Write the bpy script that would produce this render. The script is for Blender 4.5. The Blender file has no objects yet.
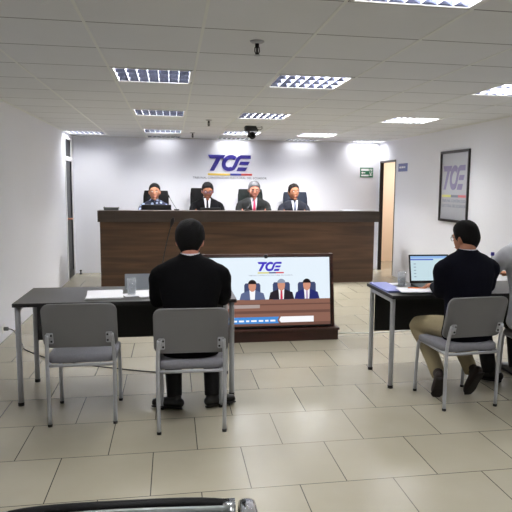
import bpy, bmesh, math, random
from math import pi, sin, cos, radians, sqrt
from mathutils import Vector, Matrix, noise
random.seed(4)
S = bpy.context.scene
COL = S.collection
XL, XR, YB, YF, ZC = -1.678, 3.868, 11.145, -2.6, 2.393      # room: left, right, back, front (behind the camera), ceiling
CX0, CY0, CW = -0.438, 3.388, 0.6097                         # ceiling grid
# ------------------------------------------------------------------ materials
def lin(c):
    return tuple(((v/255)/12.92 if v/255 <= .04045 else ((v/255+.055)/1.055)**2.4) for v in c)+(1,)
def mat(name, rgb, rough=.6, metal=0., spec=.5, var=0., vscale=8., bump=0., bscale=200., emit=None, es=1., alpha=None, trans=0., ior=1.45, coat=0.):
    m = bpy.data.materials.new(name); m.use_nodes = True
    nt = m.node_tree; b = nt.nodes['Principled BSDF']
    c = lin(rgb)
    b.inputs['Base Color'].default_value = c
    b.inputs['Roughness'].default_value = rough
    b.inputs['Metallic'].default_value = metal
    b.inputs['Specular IOR Level'].default_value = spec
    b.inputs['IOR'].default_value = ior
    b.inputs['Transmission Weight'].default_value = trans
    b.inputs['Coat Weight'].default_value = coat
    if emit:
        b.inputs['Emission Color'].default_value = lin(emit); b.inputs['Emission Strength'].default_value = es
    if alpha is not None: b.inputs['Alpha'].default_value = alpha
    tc = nt.nodes.new('ShaderNodeTexCoord')
    if var:
        n = nt.nodes.new('ShaderNodeTexNoise'); n.inputs['Scale'].default_value = vscale; n.inputs['Detail'].default_value = 4
        nt.links.new(tc.outputs['Object'], n.inputs['Vector'])
        mx = nt.nodes.new('ShaderNodeMix'); mx.data_type = 'RGBA'
        mx.inputs[6].default_value = tuple(max(0, v*(1-var)) for v in c[:3])+(1,)
        mx.inputs[7].default_value = tuple(min(1, v*(1+var)) for v in c[:3])+(1,)
        nt.links.new(n.outputs['Fac'], mx.inputs[0]); nt.links.new(mx.outputs[2], b.inputs['Base Color'])
    if bump:
        n = nt.nodes.new('ShaderNodeTexNoise'); n.inputs['Scale'].default_value = bscale; n.inputs['Detail'].default_value = 3
        nt.links.new(tc.outputs['Object'], n.inputs['Vector'])
        bp = nt.nodes.new('ShaderNodeBump'); bp.inputs['Strength'].default_value = bump; bp.inputs['Distance'].default_value = .01
        nt.links.new(n.outputs['Fac'], bp.inputs['Height']); nt.links.new(bp.outputs['Normal'], b.inputs['Normal'])
    return m
def wood(name, dark, mid, light, rough=.45, sx=.6, sz=14.):
    m = mat(name, mid, rough); nt = m.node_tree; b = nt.nodes['Principled BSDF']
    tc = nt.nodes.new('ShaderNodeTexCoord'); mp = nt.nodes.new('ShaderNodeMapping')
    mp.inputs['Scale'].default_value = (sx, 3., sz)
    nt.links.new(tc.outputs['Object'], mp.inputs['Vector'])
    n = nt.nodes.new('ShaderNodeTexNoise'); n.inputs['Scale'].default_value = 1.; n.inputs['Detail'].default_value = 7; n.inputs['Distortion'].default_value = .8
    nt.links.new(mp.outputs[0], n.inputs['Vector'])
    r = nt.nodes.new('ShaderNodeValToRGB'); e = r.color_ramp.elements
    e[0].position = .3; e[0].color = lin(dark); e[1].position = .72; e[1].color = lin(light)
    k = r.color_ramp.elements.new(.5); k.color = lin(mid)
    nt.links.new(n.outputs['Fac'], r.inputs[0]); nt.links.new(r.outputs[0], b.inputs['Base Color'])
    return m
def tiles(name, c1, c2, cm, bw, off, x0, y0, mortar, rough, var=True):
    m = mat(name, c1, rough); nt = m.node_tree; b = nt.nodes['Principled BSDF']
    g = nt.nodes.new('ShaderNodeNewGeometry'); mp = nt.nodes.new('ShaderNodeMapping')
    mp.inputs['Location'].default_value = (-x0+50*bw, -y0+50*bw, 0)
    nt.links.new(g.outputs['Position'], mp.inputs['Vector'])
    br = nt.nodes.new('ShaderNodeTexBrick'); br.offset = off; br.offset_frequency = 2; br.squash = 1
    br.inputs['Color1'].default_value = lin(c1); br.inputs['Color2'].default_value = lin(c2); br.inputs['Mortar'].default_value = lin(cm)
    br.inputs['Scale'].default_value = 1; br.inputs['Mortar Size'].default_value = mortar; br.inputs['Mortar Smooth'].default_value = .1
    br.inputs['Brick Width'].default_value = bw; br.inputs['Row Height'].default_value = bw
    nt.links.new(mp.outputs[0], br.inputs['Vector'])
    n = nt.nodes.new('ShaderNodeTexNoise'); n.inputs['Scale'].default_value = 3.5; n.inputs['Detail'].default_value = 5
    nt.links.new(g.outputs['Position'], n.inputs['Vector'])
    mx = nt.nodes.new('ShaderNodeMix'); mx.data_type = 'RGBA'; mx.blend_type = 'MULTIPLY'; mx.inputs[0].default_value = 1
    r = nt.nodes.new('ShaderNodeValToRGB'); r.color_ramp.elements[0].color = (.93, .925, .91, 1) if var else (.97, .97, .97, 1); r.color_ramp.elements[1].color = (1, 1, 1, 1)
    r.color_ramp.elements[0].position = .25; r.color_ramp.elements[1].position = .75
    nt.links.new(n.outputs['Fac'], r.inputs[0])
    nt.links.new(br.outputs['Color'], mx.inputs[6]); nt.links.new(r.outputs[0], mx.inputs[7]); nt.links.new(mx.outputs[2], b.inputs['Base Color'])
    return m
M = {}
M['wall'] = mat('painted_wall', (236, 237, 243), .7, spec=.25, var=.02, vscale=1.3, bump=.04, bscale=120)
M['floor'] = tiles('floor_tile', (172, 166, 148), (166, 160, 142), (74, 71, 65), .51507, .5, -.63916, 3.50061, .0028, .27)
M['ceil'] = tiles('ceiling_tile', (224, 226, 228), (221, 223, 225), (120, 121, 120), CW, 0., CX0, CY0, .006, .85, False)  # dark joint colour paints in the shadow at the tile edges
M['tbar'] = mat('white_grid_bar', (226, 228, 224), .5)
M['white'] = mat('white_enamel', (238, 238, 238), .4)
M['cream'] = mat('cream_paint', (236, 216, 196), .7)
M['blackframe'] = mat('dark_brown_frame', (30, 26, 26), .4)
M['bench'] = wood('walnut_front', (56, 40, 27), (76, 54, 37), (94, 69, 48), .42, .7, 13)
M['ledge'] = wood('dark_walnut_ledge', (54, 45, 39), (63, 53, 46), (70, 59, 51), .4, .8, 20)
M['redwood'] = wood('reddish_dark_wood', (38, 20, 16), (58, 31, 24), (78, 44, 34), .4, 1, 16)
M['tabletop'] = mat('charcoal_laminate', (58, 57, 56), .32, var=.06)
M['blackpanel'] = mat('black_laminate', (20, 20, 21), .55)
M['steel'] = mat('grey_painted_steel', (168, 170, 174), .4, .1)
M['chairshell'] = mat('grey_plastic_shell', (112, 112, 112), .5, var=.04, bump=.05, bscale=500)
M['seatfab'] = mat('grey_seat_fabric', (122, 122, 128), .85, var=.12, vscale=60, bump=.3, bscale=500)
M['rubber'] = mat('black_rubber', (16, 16, 16), .6)
M['bolt'] = mat('dark_bolt', (40, 40, 42), .4, .6)
M['chrome'] = mat('chrome', (200, 202, 205), .12, 1.)
M['leather'] = mat('black_leather', (10, 10, 11), .6, spec=.15, bump=.1, bscale=150)
M['leather_green'] = mat('dark_green_grey_leather', (20, 26, 24), .6, spec=.15, bump=.1, bscale=150)
M['leather_blue'] = mat('blue_grey_leather', (38, 44, 56), .6, spec=.15, bump=.1, bscale=150)
M['plastic'] = mat('black_plastic', (17, 17, 18), .38)
M['greybox'] = mat('grey_plastic', (98, 104, 104), .5)
M['paper'] = mat('white_paper', (240, 240, 244), .7)
M['papergrey'] = mat('grey_paper', (200, 203, 210), .7)
M['orange'] = mat('orange_pen', (226, 120, 60), .4)
M['bluefolder'] = mat('lilac_blue_card', (132, 140, 200), .45)
M['glass'] = mat('clear_glass', (215, 222, 228), .05, alpha=.22)
M['water'] = mat('water', (150, 160, 168), .05, alpha=.22)
M['darkglass'] = mat('dark_tinted_glass', (24, 25, 27), .35, spec=.2)
M['plate'] = mat('grey_acrylic', (150, 156, 162), .2)
M['bluecap'] = mat('navy_cap', (40, 36, 130), .4)
M['copper'] = mat('copper_handle', (190, 130, 105), .3, .6)
M['logo'] = mat('indigo_vinyl', (44, 34, 128), .45)
M['yellow'] = mat('yellow_vinyl', (232, 200, 90), .5)
M['blue'] = mat('blue_vinyl', (60, 66, 160), .5)
M['red'] = mat('red_vinyl', (196, 74, 70), .5)
M['caption'] = mat('grey_lettering', (58, 58, 76), .5)
M['poster'] = mat('silver_poster', (178, 180, 186), .25, coat=.5)
M['p_logo'] = mat('muted_violet_print', (112, 104, 142), .3, coat=.5)
M['p_yellow'] = mat('muted_yellow_print', (206, 206, 100), .3, coat=.5)
M['p_grey'] = mat('muted_grey_print', (110, 116, 130), .3, coat=.5)
M['p_red'] = mat('muted_red_print', (200, 100, 104), .3, coat=.5)
M['green'] = mat('sign_green', (40, 112, 82), .5)
M['signblue'] = mat('sign_blue', (104, 112, 164), .5)
M['skin'] = mat('skin', (176, 124, 98), .7, spec=.2, var=.06, vscale=20)
M['skin_tan'] = mat('tan_skin', (160, 108, 82), .7, spec=.2, var=.06, vscale=20)
M['skin_red'] = mat('ruddy_skin', (188, 128, 108), .7, spec=.2, var=.06, vscale=20)
M['hair'] = mat('black_hair', (12, 11, 12), .75, spec=.2, var=.3, vscale=60, bump=.5, bscale=160)
M['hairbrown'] = mat('dark_brown_hair', (22, 17, 15), .75, spec=.2, var=.3, vscale=60, bump=.5, bscale=160)
M['hairgrey'] = mat('grey_hair', (86, 86, 90), .6, var=.35, vscale=50, bump=.5, bscale=160)
M['lips'] = mat('lips', (150, 84, 78), .5)
M['eyewhite'] = mat('eye_white', (222, 216, 210), .3)
M['iris'] = mat('dark_iris', (26, 18, 14), .3)
M['suit'] = mat('black_suit_cloth', (11, 11, 14), .9, spec=.15, var=.15, vscale=14, bump=.25, bscale=25)
M['suitgreen'] = mat('charcoal_suit_cloth', (12, 15, 16), .85, var=.15, vscale=14, bump=.25, bscale=25)
M['navy'] = mat('navy_suit_cloth', (13, 14, 25), .9, spec=.15, var=.15, vscale=14, bump=.25, bscale=25)
M['navyjudge'] = mat('midnight_suit_cloth', (12, 16, 30), .85, var=.15, vscale=14, bump=.25, bscale=25)
M['blacktrousers'] = mat('black_trouser_cloth', (14, 14, 16), .85, bump=.2, bscale=25)
M['khaki'] = mat('khaki_cloth', (150, 138, 108), .85, var=.12, vscale=12, bump=.3, bscale=20)
M['shirt'] = mat('white_shirt_cloth', (222, 224, 232), .8, bump=.2, bscale=25)
M['shirtpale'] = mat('pale_shirt_cloth', (200, 202, 210), .8, bump=.3, bscale=16)
M['tieblack'] = mat('black_tie', (24, 24, 34), .5)
M['tiered'] = mat('crimson_tie', (186, 46, 84), .5)
M['tiegrey'] = mat('slate_tie', (70, 78, 98), .5)
M['shoe'] = mat('black_shoe_leather', (13, 12, 12), .35)
M['shoebrown'] = mat('dark_suede', (42, 32, 30), .7)
M['sole'] = mat('shoe_sole', (28, 22, 20), .7)
M['cable'] = mat('dark_cable', (60, 60, 58), .5)
M['whitecable'] = mat('white_cable', (222, 222, 216), .5)
M['necklace'] = mat('green_collar', (128, 142, 72), .6)
M['satin'] = mat('satin_grey_metal', (128, 134, 132), .45, .5)
M['alum'] = mat('polished_louver', (128, 134, 160), .18, .95)
M['blade'] = mat('white_louver_blade', (235, 238, 245), .35)
M['tube'] = mat('lit_tube', (255, 255, 255), .5, emit=(255, 252, 245), es=3.)
M['tubedim'] = mat('dim_tube', (225, 228, 235), .5, emit=(235, 240, 255), es=.7)
# patterned blouse
m = mat('patterned_blouse', (36, 42, 66), .8); nt = m.node_tree; b = nt.nodes['Principled BSDF']
tc = nt.nodes.new('ShaderNodeTexCoord'); v = nt.nodes.new('ShaderNodeTexVoronoi'); v.inputs['Scale'].default_value = 16
r = nt.nodes.new('ShaderNodeValToRGB'); e = r.color_ramp.elements; e[0].position = .30; e[0].color = lin((170, 184, 214)); e[1].position = .42; e[1].color = lin((30, 36, 58))
nt.links.new(tc.outputs['Object'], v.inputs['Vector']); nt.links.new(v.outputs['Distance'], r.inputs[0]); nt.links.new(r.outputs[0], b.inputs['Base Color'])
M['blouse'] = m
def emis(name, rgb, s=1.):
    m = mat(name, (0, 0, 0), .3, spec=.3, emit=rgb, es=s); return m
SC = dict(bg=(226, 238, 248), logo=(62, 44, 190), y=(214, 206, 120), b=(70, 70, 130), r=(210, 80, 90), grey=(150, 155, 170), bench=(138, 98, 84), bench2=(108, 76, 66), band=(172, 156, 152),
          banner=(70, 140, 214), white=(245, 245, 248), suit1=(92, 104, 140), suit2=(40, 34, 42), suit3=(40, 44, 110), skin=(206, 146, 122), hair=(30, 24, 26), hairg=(140, 150, 170), chair=(64, 74, 110), tie=(200, 50, 80), tieb=(180,160,190))
for k, c in SC.items(): M['sc_'+k] = emis('screen_'+k, c, 1.05)
M['lap_bg'] = emis('laptop_page', (202, 226, 234), .95); M['lap_blue'] = emis('laptop_bar', (70, 96, 200), .95); M['lap_sky'] = emis('laptop_header', (150, 190, 240), .95); M['lap_grey'] = emis('laptop_text', (150, 172, 190), .95)
# ------------------------------------------------------------------ mesh helpers
def nb(): return bmesh.new()
def obj(name, bm, m, parent=None, smooth=False, bevel=0., loc=None):
    bmesh.ops.recalc_face_normals(bm, faces=bm.faces)
    me = bpy.data.meshes.new(name); bm.to_mesh(me); bm.free()
    for mm in (m if isinstance(m, (list, tuple)) else [m]): me.materials.append(M[mm])
    if smooth:
        for p in me.polygons: p.use_smooth = True
    o = bpy.data.objects.new(name, me); COL.objects.link(o)
    if parent: o.parent = parent
    if loc: o.location = loc
    if bevel:
        bv = o.modifiers.new('bevel', 'BEVEL'); bv.width = bevel; bv.segments = 2; bv.limit_method = 'ANGLE'; bv.angle_limit = radians(40)
    return o
def thing(name, label, cat, loc=(0, 0, 0), rz=0., group=None):
    o = bpy.data.objects.new(name, None); COL.objects.link(o); o.empty_display_size = .1
    o.location = loc; o.rotation_euler = (0, 0, rz); return tag(o, label, cat, group)
def tag(o, label, cat, group=None):
    o['label'] = label; o['category'] = cat
    if group: o['group'] = group
    return o
def struct(o): o['kind'] = 'structure'; return o
def copy_tree(o, parent=None):
    c = o.copy(); COL.objects.link(c)
    if parent: c.parent = parent
    for ch in [x for x in bpy.data.objects if x.parent == o]: copy_tree(ch, c)
    return c
def box(bm, x0, x1, y0, y1, z0, z1, mtx=None, mi=0):
    vs = [bm.verts.new((x, y, z)) for x in (x0, x1) for y in (y0, y1) for z in (z0, z1)]
    if mtx is not None:
        for v in vs: v.co = mtx @ v.co
    for f in ((0, 1, 3, 2), (4, 6, 7, 5), (0, 4, 5, 1), (2, 3, 7, 6), (0, 2, 6, 4), (1, 5, 7, 3)):
        bm.faces.new([vs[i] for i in f]).material_index = mi
def prism(bm, poly, d0, d1, fn, mi=0):
    """2-D polygon extruded between depths d0 and d1; fn(u, v, d) -> 3-D point"""
    n = len(poly); a = [bm.verts.new(fn(u, v, d0)) for u, v in poly]; b_ = [bm.verts.new(fn(u, v, d1)) for u, v in poly]
    bm.faces.new(a).material_index = mi; bm.faces.new(b_[::-1]).material_index = mi
    for i in range(n): bm.faces.new((a[i], b_[i], b_[(i+1) % n], a[(i+1) % n])).material_index = mi
def catmull(P, n):
    out = []
    for i in range(len(P)-1):
        p0 = P[max(i-1, 0)]; p1 = P[i]; p2 = P[i+1]; p3 = P[min(i+2, len(P)-1)]
        for k in range(n):
            t = k/n
            out.append([.5*((2*b)+(-a+c)*t+(2*a-5*b+4*c-d)*t*t+(-a+3*b-3*c+d)*t**3) for a, b, c, d in zip(p0, p1, p2, p3)])
    out.append(list(P[-1])); return out
def tube(bm, pts, rad, seg=12, ref=None, smooth=0, rnd=False, mi=0, closed=False):
    P = [list(p) for p in pts]; n = len(P)
    R = [rad]*n if isinstance(rad, (int, float)) else list(rad)
    R = [(r, r) if isinstance(r, (int, float)) else tuple(r) for r in R]
    if smooth:
        Q = catmull([p+list(r) for p, r in zip(P, R)], smooth); P = [q[:3] for q in Q]; R = [tuple(q[3:]) for q in Q]
    P = [Vector(p) for p in P]
    if rnd:
        d0 = (P[0]-P[1]).normalized(); d1 = (P[-1]-P[-2]).normalized(); a = P[0].copy(); ra = R[0]; c = P[-1].copy(); rc = R[-1]
        pre = [(a+d0*min(ra)*sin(t), (ra[0]*cos(t), ra[1]*cos(t))) for t in (1.45, 1.0, .5)]
        post = [(c+d1*min(rc)*sin(t), (rc[0]*cos(t), rc[1]*cos(t))) for t in (.5, 1.0, 1.45)]
        P = [p for p, _ in pre]+P+[p for p, _ in post]; R = [q for _, q in pre]+R+[q for _, q in post]
    n = len(P); rings = []; prev = None
    for i in range(n):
        if closed: t = (P[(i+1) % n]-P[(i-1) % n]).normalized()
        else: t = (P[min(i+1, n-1)]-P[max(i-1, 0)]).normalized()
        if ref is not None: s = Vector(ref)-t*Vector(ref).dot(t)
        elif prev is None: s = Vector((0, 0, 1)) if abs(t.z) < .9 else Vector((1, 0, 0)); s = s-t*s.dot(t)
        else: s = prev-t*prev.dot(t)
        s.normalize(); prev = s; u = t.cross(s)
        rings.append([bm.verts.new(P[i]+s*(R[i][0]*cos(2*pi*k/seg))+u*(R[i][1]*sin(2*pi*k/seg))) for k in range(seg)])
    for i in range(n if closed else n-1):
        A, B = rings[i], rings[(i+1) % n]
        for k in range(seg): bm.faces.new((A[k], A[(k+1) % seg], B[(k+1) % seg], B[k])).material_index = mi
    if not closed: bm.faces.new(rings[0][::-1]).material_index = mi; bm.faces.new(rings[-1]).material_index = mi
def lathe(bm, prof, c=(0, 0, 0), seg=24, mi=0, mtx=None):
    rings = []
    for r, z in prof:
        rings.append([bm.verts.new((c[0]+r*cos(2*pi*k/seg), c[1]+r*sin(2*pi*k/seg), c[2]+z)) for k in range(seg)])
    if mtx is not None:
        for rg in rings:
            for v in rg: v.co = mtx @ v.co
    for A, B in zip(rings, rings[1:]):
        for k in range(seg): bm.faces.new((A[k], A[(k+1) % seg], B[(k+1) % seg], B[k])).material_index = mi
    bm.faces.new(rings[0][::-1]).material_index = mi; bm.faces.new(rings[-1]).material_index = mi
def rrect(w, h, r, n=5, cx=0, cy=0):
    out = []
    for sx, sy, a0 in ((1, 1, 0), (-1, 1, 90), (-1, -1, 180), (1, -1, 270)):
        for k in range(n+1):
            a = radians(a0+90*k/n); out.append((cx+sx*(w/2-r)+r*cos(a), cy+sy*(h/2-r)+r*sin(a)))
    return out
def ellipsoid(bm, c, r, mtx=None, u=14, v=10, mi=0):
    res = bmesh.ops.create_uvsphere(bm, u_segments=u, v_segments=v, radius=1)
    for vv in res['verts']:
        vv.co = Vector((c[0]+vv.co.x*r[0], c[1]+vv.co.y*r[1], c[2]+vv.co.z*r[2]))
        if mtx is not None: vv.co = mtx @ vv.co
        for f in vv.link_faces: f.material_index = mi
def add_text(bm, s, size_w, fn, depth=.002, mi=0, h=None):
    """letters of the built-in font as polygons, fitted to width size_w; fn(u, v, d)"""
    cu = bpy.data.curves.new('t', 'FONT'); cu.body = s; cu.align_x = 'CENTER'; cu.align_y = 'CENTER'; cu.extrude = .5; cu.resolution_u = 2
    o = bpy.data.objects.new('t', cu); COL.objects.link(o)
    me = bpy.data.meshes.new_from_object(o.evaluated_get(bpy.context.evaluated_depsgraph_get()))
    bpy.data.objects.remove(o); bpy.data.curves.remove(cu)
    xs = [v.co.x for v in me.vertices]; ys = [v.co.y for v in me.vertices]
    k = size_w/(max(xs)-min(xs)); cx = (max(xs)+min(xs))/2; cy = (max(ys)+min(ys))/2
    ky = h/(max(ys)-min(ys)) if h else k
    vs = [bm.verts.new(fn((v.co.x-cx)*k, (v.co.y-cy)*ky, (v.co.z+.5)*depth)) for v in me.vertices]
    for p in me.polygons:
        try: bm.faces.new([vs[i] for i in p.vertices]).material_index = mi
        except ValueError: pass
    bpy.data.meshes.remove(me)
def stroke(pts, w):
    L, Rr = [], []
    for i, (x, y) in enumerate(pts):
        a = pts[max(i-1, 0)]; b = pts[min(i+1, len(pts)-1)]; dx, dy = b[0]-a[0], b[1]-a[1]; l = sqrt(dx*dx+dy*dy); nx, ny = -dy/l*w/2, dx/l*w/2
        L.append((x+nx, y+ny)); Rr.append((x-nx, y-ny))
    return [[L[i], L[i+1], Rr[i+1], Rr[i]] for i in range(len(pts)-1)]
def logo_polys():
    """the three italic letters, u 0..2.83, v 0..1"""
    T = [[(0, 1), (1.10, 1), (.98, .77), (.12, .77)], [(.30, .78), (.78, .78), (.38, 0), (.10, 0)]]
    T[1] = [(.52, .78), (.82, .78), (.38, 0), (.10, 0)]
    sh = lambda x, y: (x+.22*(y-.5), y)
    pts = [sh(1.40+.40*cos(radians(a)), .5+.39*sin(radians(a))) for a in range(46, 302, 12)]
    C = stroke(pts, .245)
    sw = [(1.46, .11), (1.60, .16), (1.72, .34), (1.80, .52), (1.88, .70), (1.97, .83), (2.10, .89), (2.72, .89)]
    Ea = stroke(sw, .22)
    E = [[(2.06, .60), (2.66, .60), (2.54, .39), (1.96, .39)], [(1.92, .24), (2.50, .24), (2.36, 0), (1.80, 0)]]
    return T, C, Ea+E
def add_logo(bms, k, fn, d=.01, mis=(0, 0, 0)):
    for bm, polys, mi in zip(bms, logo_polys(), mis):
        for i, p in enumerate(polys): prism(bm, [(u*k, v*k) for u, v in p], 0, d*(1+.002*i), fn, mi)
# ------------------------------------------------------------------ room
def slab(name, m, *b):
    bm = nb(); box(bm, *b); return struct(obj(name, bm, m))
slab('floor', 'floor', XL-.15, 6.2, YF, 12.8, -.1, 0)
slab('wall_back', 'wall', XL-.15, XR+.05, YB, YB+.12, 0, ZC+.15)
slab('wall_front', 'wall', XL-.15, XR+.15, YF-.12, YF, 0, ZC+.15)
DY0, DY1, DZ = 10.29, 11.09, 2.05          # open doorway in the right wall
bm = nb(); box(bm, XR, XR+.05, YF, DY0, 0, ZC+.15); box(bm, XR, XR+.05, DY0, DY1, DZ, ZC+.15); box(bm, XR, XR+.05, DY1, YB, 0, ZC+.15)
struct(obj('wall_right', bm, 'wall'))
LY0, LY1, LZ = 10.28, 10.98, 2.33          # glazed door in the left wall
bm = nb(); box(bm, XL-.12, XL, YF, LY0, 0, ZC+.15); box(bm, XL-.12, XL, LY0, LY1, LZ, ZC+.15); box(bm, XL-.12, XL, LY1, YB, 0, ZC+.15)
struct(obj('wall_left', bm, 'wall'))
# ceiling with openings for the recessed lights
cells = {}
FIX = [(0, -2, 1.1), (2, -2, .7), (5, -2, .6), (0, -6, .4), (2, -6, .5), (5, -6, .5), (0, 2, .75), (2, 2, .85), (5, 2, .9), (0, 6, .9), (2, 6, 1.2), (5, 6, 1.5),
       (0, 10, 2.6), (2, 10, 3.0), (4, 10, 4.2), (-2, 11, .75), (0, 12, .10), (2, 12, .25), (4, 12, .12), (6, 12, .32)]
holes = {(c, r) for c, r, p in FIX}
xs = sorted({XL-.15, XR+.05}|{CX0+i*CW for i in range(-2, 8) if XL-.15 < CX0+i*CW < XR+.05})
ys = sorted({YF-.1, YB}|{CY0+j*CW for j in range(-9, 13) if YF-.1 < CY0+j*CW < YB})
bm = nb()
for x0, x1 in zip(xs, xs[1:]):
    for y0, y1 in zip(ys, ys[1:]):
        c = math.floor(((x0+x1)/2-CX0)/CW); r_ = math.floor(((y0+y1)/2-CY0)/CW)
        if (c, r_) in holes: continue
        vs = [bm.verts.new((x, y, ZC)) for x, y in ((x0, y0), (x0, y1), (x1, y1), (x1, y0))]; bm.faces.new(vs)
bmesh.ops.remove_doubles(bm, verts=bm.verts, dist=1e-4)
co = struct(obj('ceiling', bm, 'ceil'))
sd = co.modifiers.new('thick', 'SOLIDIFY'); sd.thickness = .015; sd.offset = -1 if co.data.polygons[0].normal.z < 0 else 1
slab('ceiling_slab', 'wall', XL-.15, XR+.05, YF-.12, YB+.1, ZC+.15, ZC+.2)['label'] = 'soffit above the ceiling tiles'
bm = nb()
for i in range(-2, 8):
    x = CX0+i*CW; box(bm, x-.008, x+.008, YF, YB, ZC-.003, ZC-.0005)
struct(obj('trim_ceiling_grid', bm, 'tbar'))
# edge angle along the walls
bm = nb(); box(bm, XR-.02, XR, YF, YB, ZC-.006, ZC-.001); box(bm, XL, XL+.02, YF, YB, ZC-.006, ZC-.001); box(bm, XL, XR, YB-.02, YB, ZC-.006, ZC-.001)
struct(obj('trim_ceiling_edge', bm, 'tbar'))
# doorway on the right: dark frame, corridor beyond
bm = nb(); t = .035
box(bm, XR-.012, XR+.055, DY1-t, DY1, 0, DZ); box(bm, XR-.012, XR+.055, DY0, DY0+.012, 0, DZ); box(bm, XR-.012, XR+.055, DY0, DY1, DZ-t, DZ)
struct(obj('door_1', bm, 'blackframe', bevel=.003))
slab('wall_corridor', 'cream', XR+.05, 6.1, 12.4, 12.5, 0, 2.6)
slab('wall_corridor_side', 'cream', 6.0, 6.1, 9.2, 12.4, 0, 2.6)
slab('wall_corridor_end', 'cream', XR+.05, 6.1, 9.1, 9.2, 0, 2.6)
slab('ceiling_corridor', 'white', XR+.05, 6.1, 9.1, 12.5, 2.5, 2.6)
slab('wall_corridor_near', 'cream', XR+.0, XR+.05, YB+.12, 12.5, 0, 2.6)
# glazed door on the left
bm = nb()
box(bm, XL-.10, XL+.012, LY0-.02, LY0+.03, 0, LZ); box(bm, XL-.10, XL+.008, LY1-.07, LY1+.02, 0, LZ); box(bm, XL-.10, XL+.015, LY0, LY1, LZ-.04, LZ); box(bm, XL-.10, XL+.02, LY0, LY1, 1.94, 2.01)
d2 = struct(obj('door_2', bm, 'white', bevel=.004))
bm = nb(); box(bm, XL-.05, XL-.008, LY0+.03, LY1-.07, .01, 1.94); box(bm, XL-.008, XL+.004, LY0+.03, LY0+.10, .01, 1.94); box(bm, XL-.008, XL+.004, LY1-.15, LY1-.07, .01, 1.94); box(bm, XL-.008, XL+.004, LY0+.10, LY1-.15, .01, .12)
obj('door_leaf', bm, 'darkglass', d2)
bm = nb(); box(bm, XL-.03, XL-.008, LY0+.03, LY1-.07, 2.01, LZ-.04); obj('transom_pane', bm, 'darkglass', d2)
bm = nb(); tube(bm, [(XL-.01, 10.42, 1.0), (XL+.05, 10.42, 1.0), (XL+.055, 10.44, 1.0), (XL+.055, 10.55, 1.0)], .013, smooth=3); lathe(bm, [(.03, 0), (.03, .01)], seg=16, mtx=Matrix.Translation((XL-.009, 10.42, 1.0)) @ Matrix.Rotation(pi/2, 4, 'Y'))
obj('door_handle', bm, 'copper', d2, True)
bm = nb(); lathe(bm, [(.025, 0), (.025, .012), (.012, .02), (.012, .05), (.018, .055), (.018, .075)], (XL+.09, 11.02, 0), 16)
tag(obj('door_stop', bm, 'bolt', smooth=False), 'small dark door stop on the floor at the foot of the glazed door', 'door stop')
# platform behind the bench
slab('floor_platform', 'bench', -1.0, 3.25, 9.95, YB, 0, .15)
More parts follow.
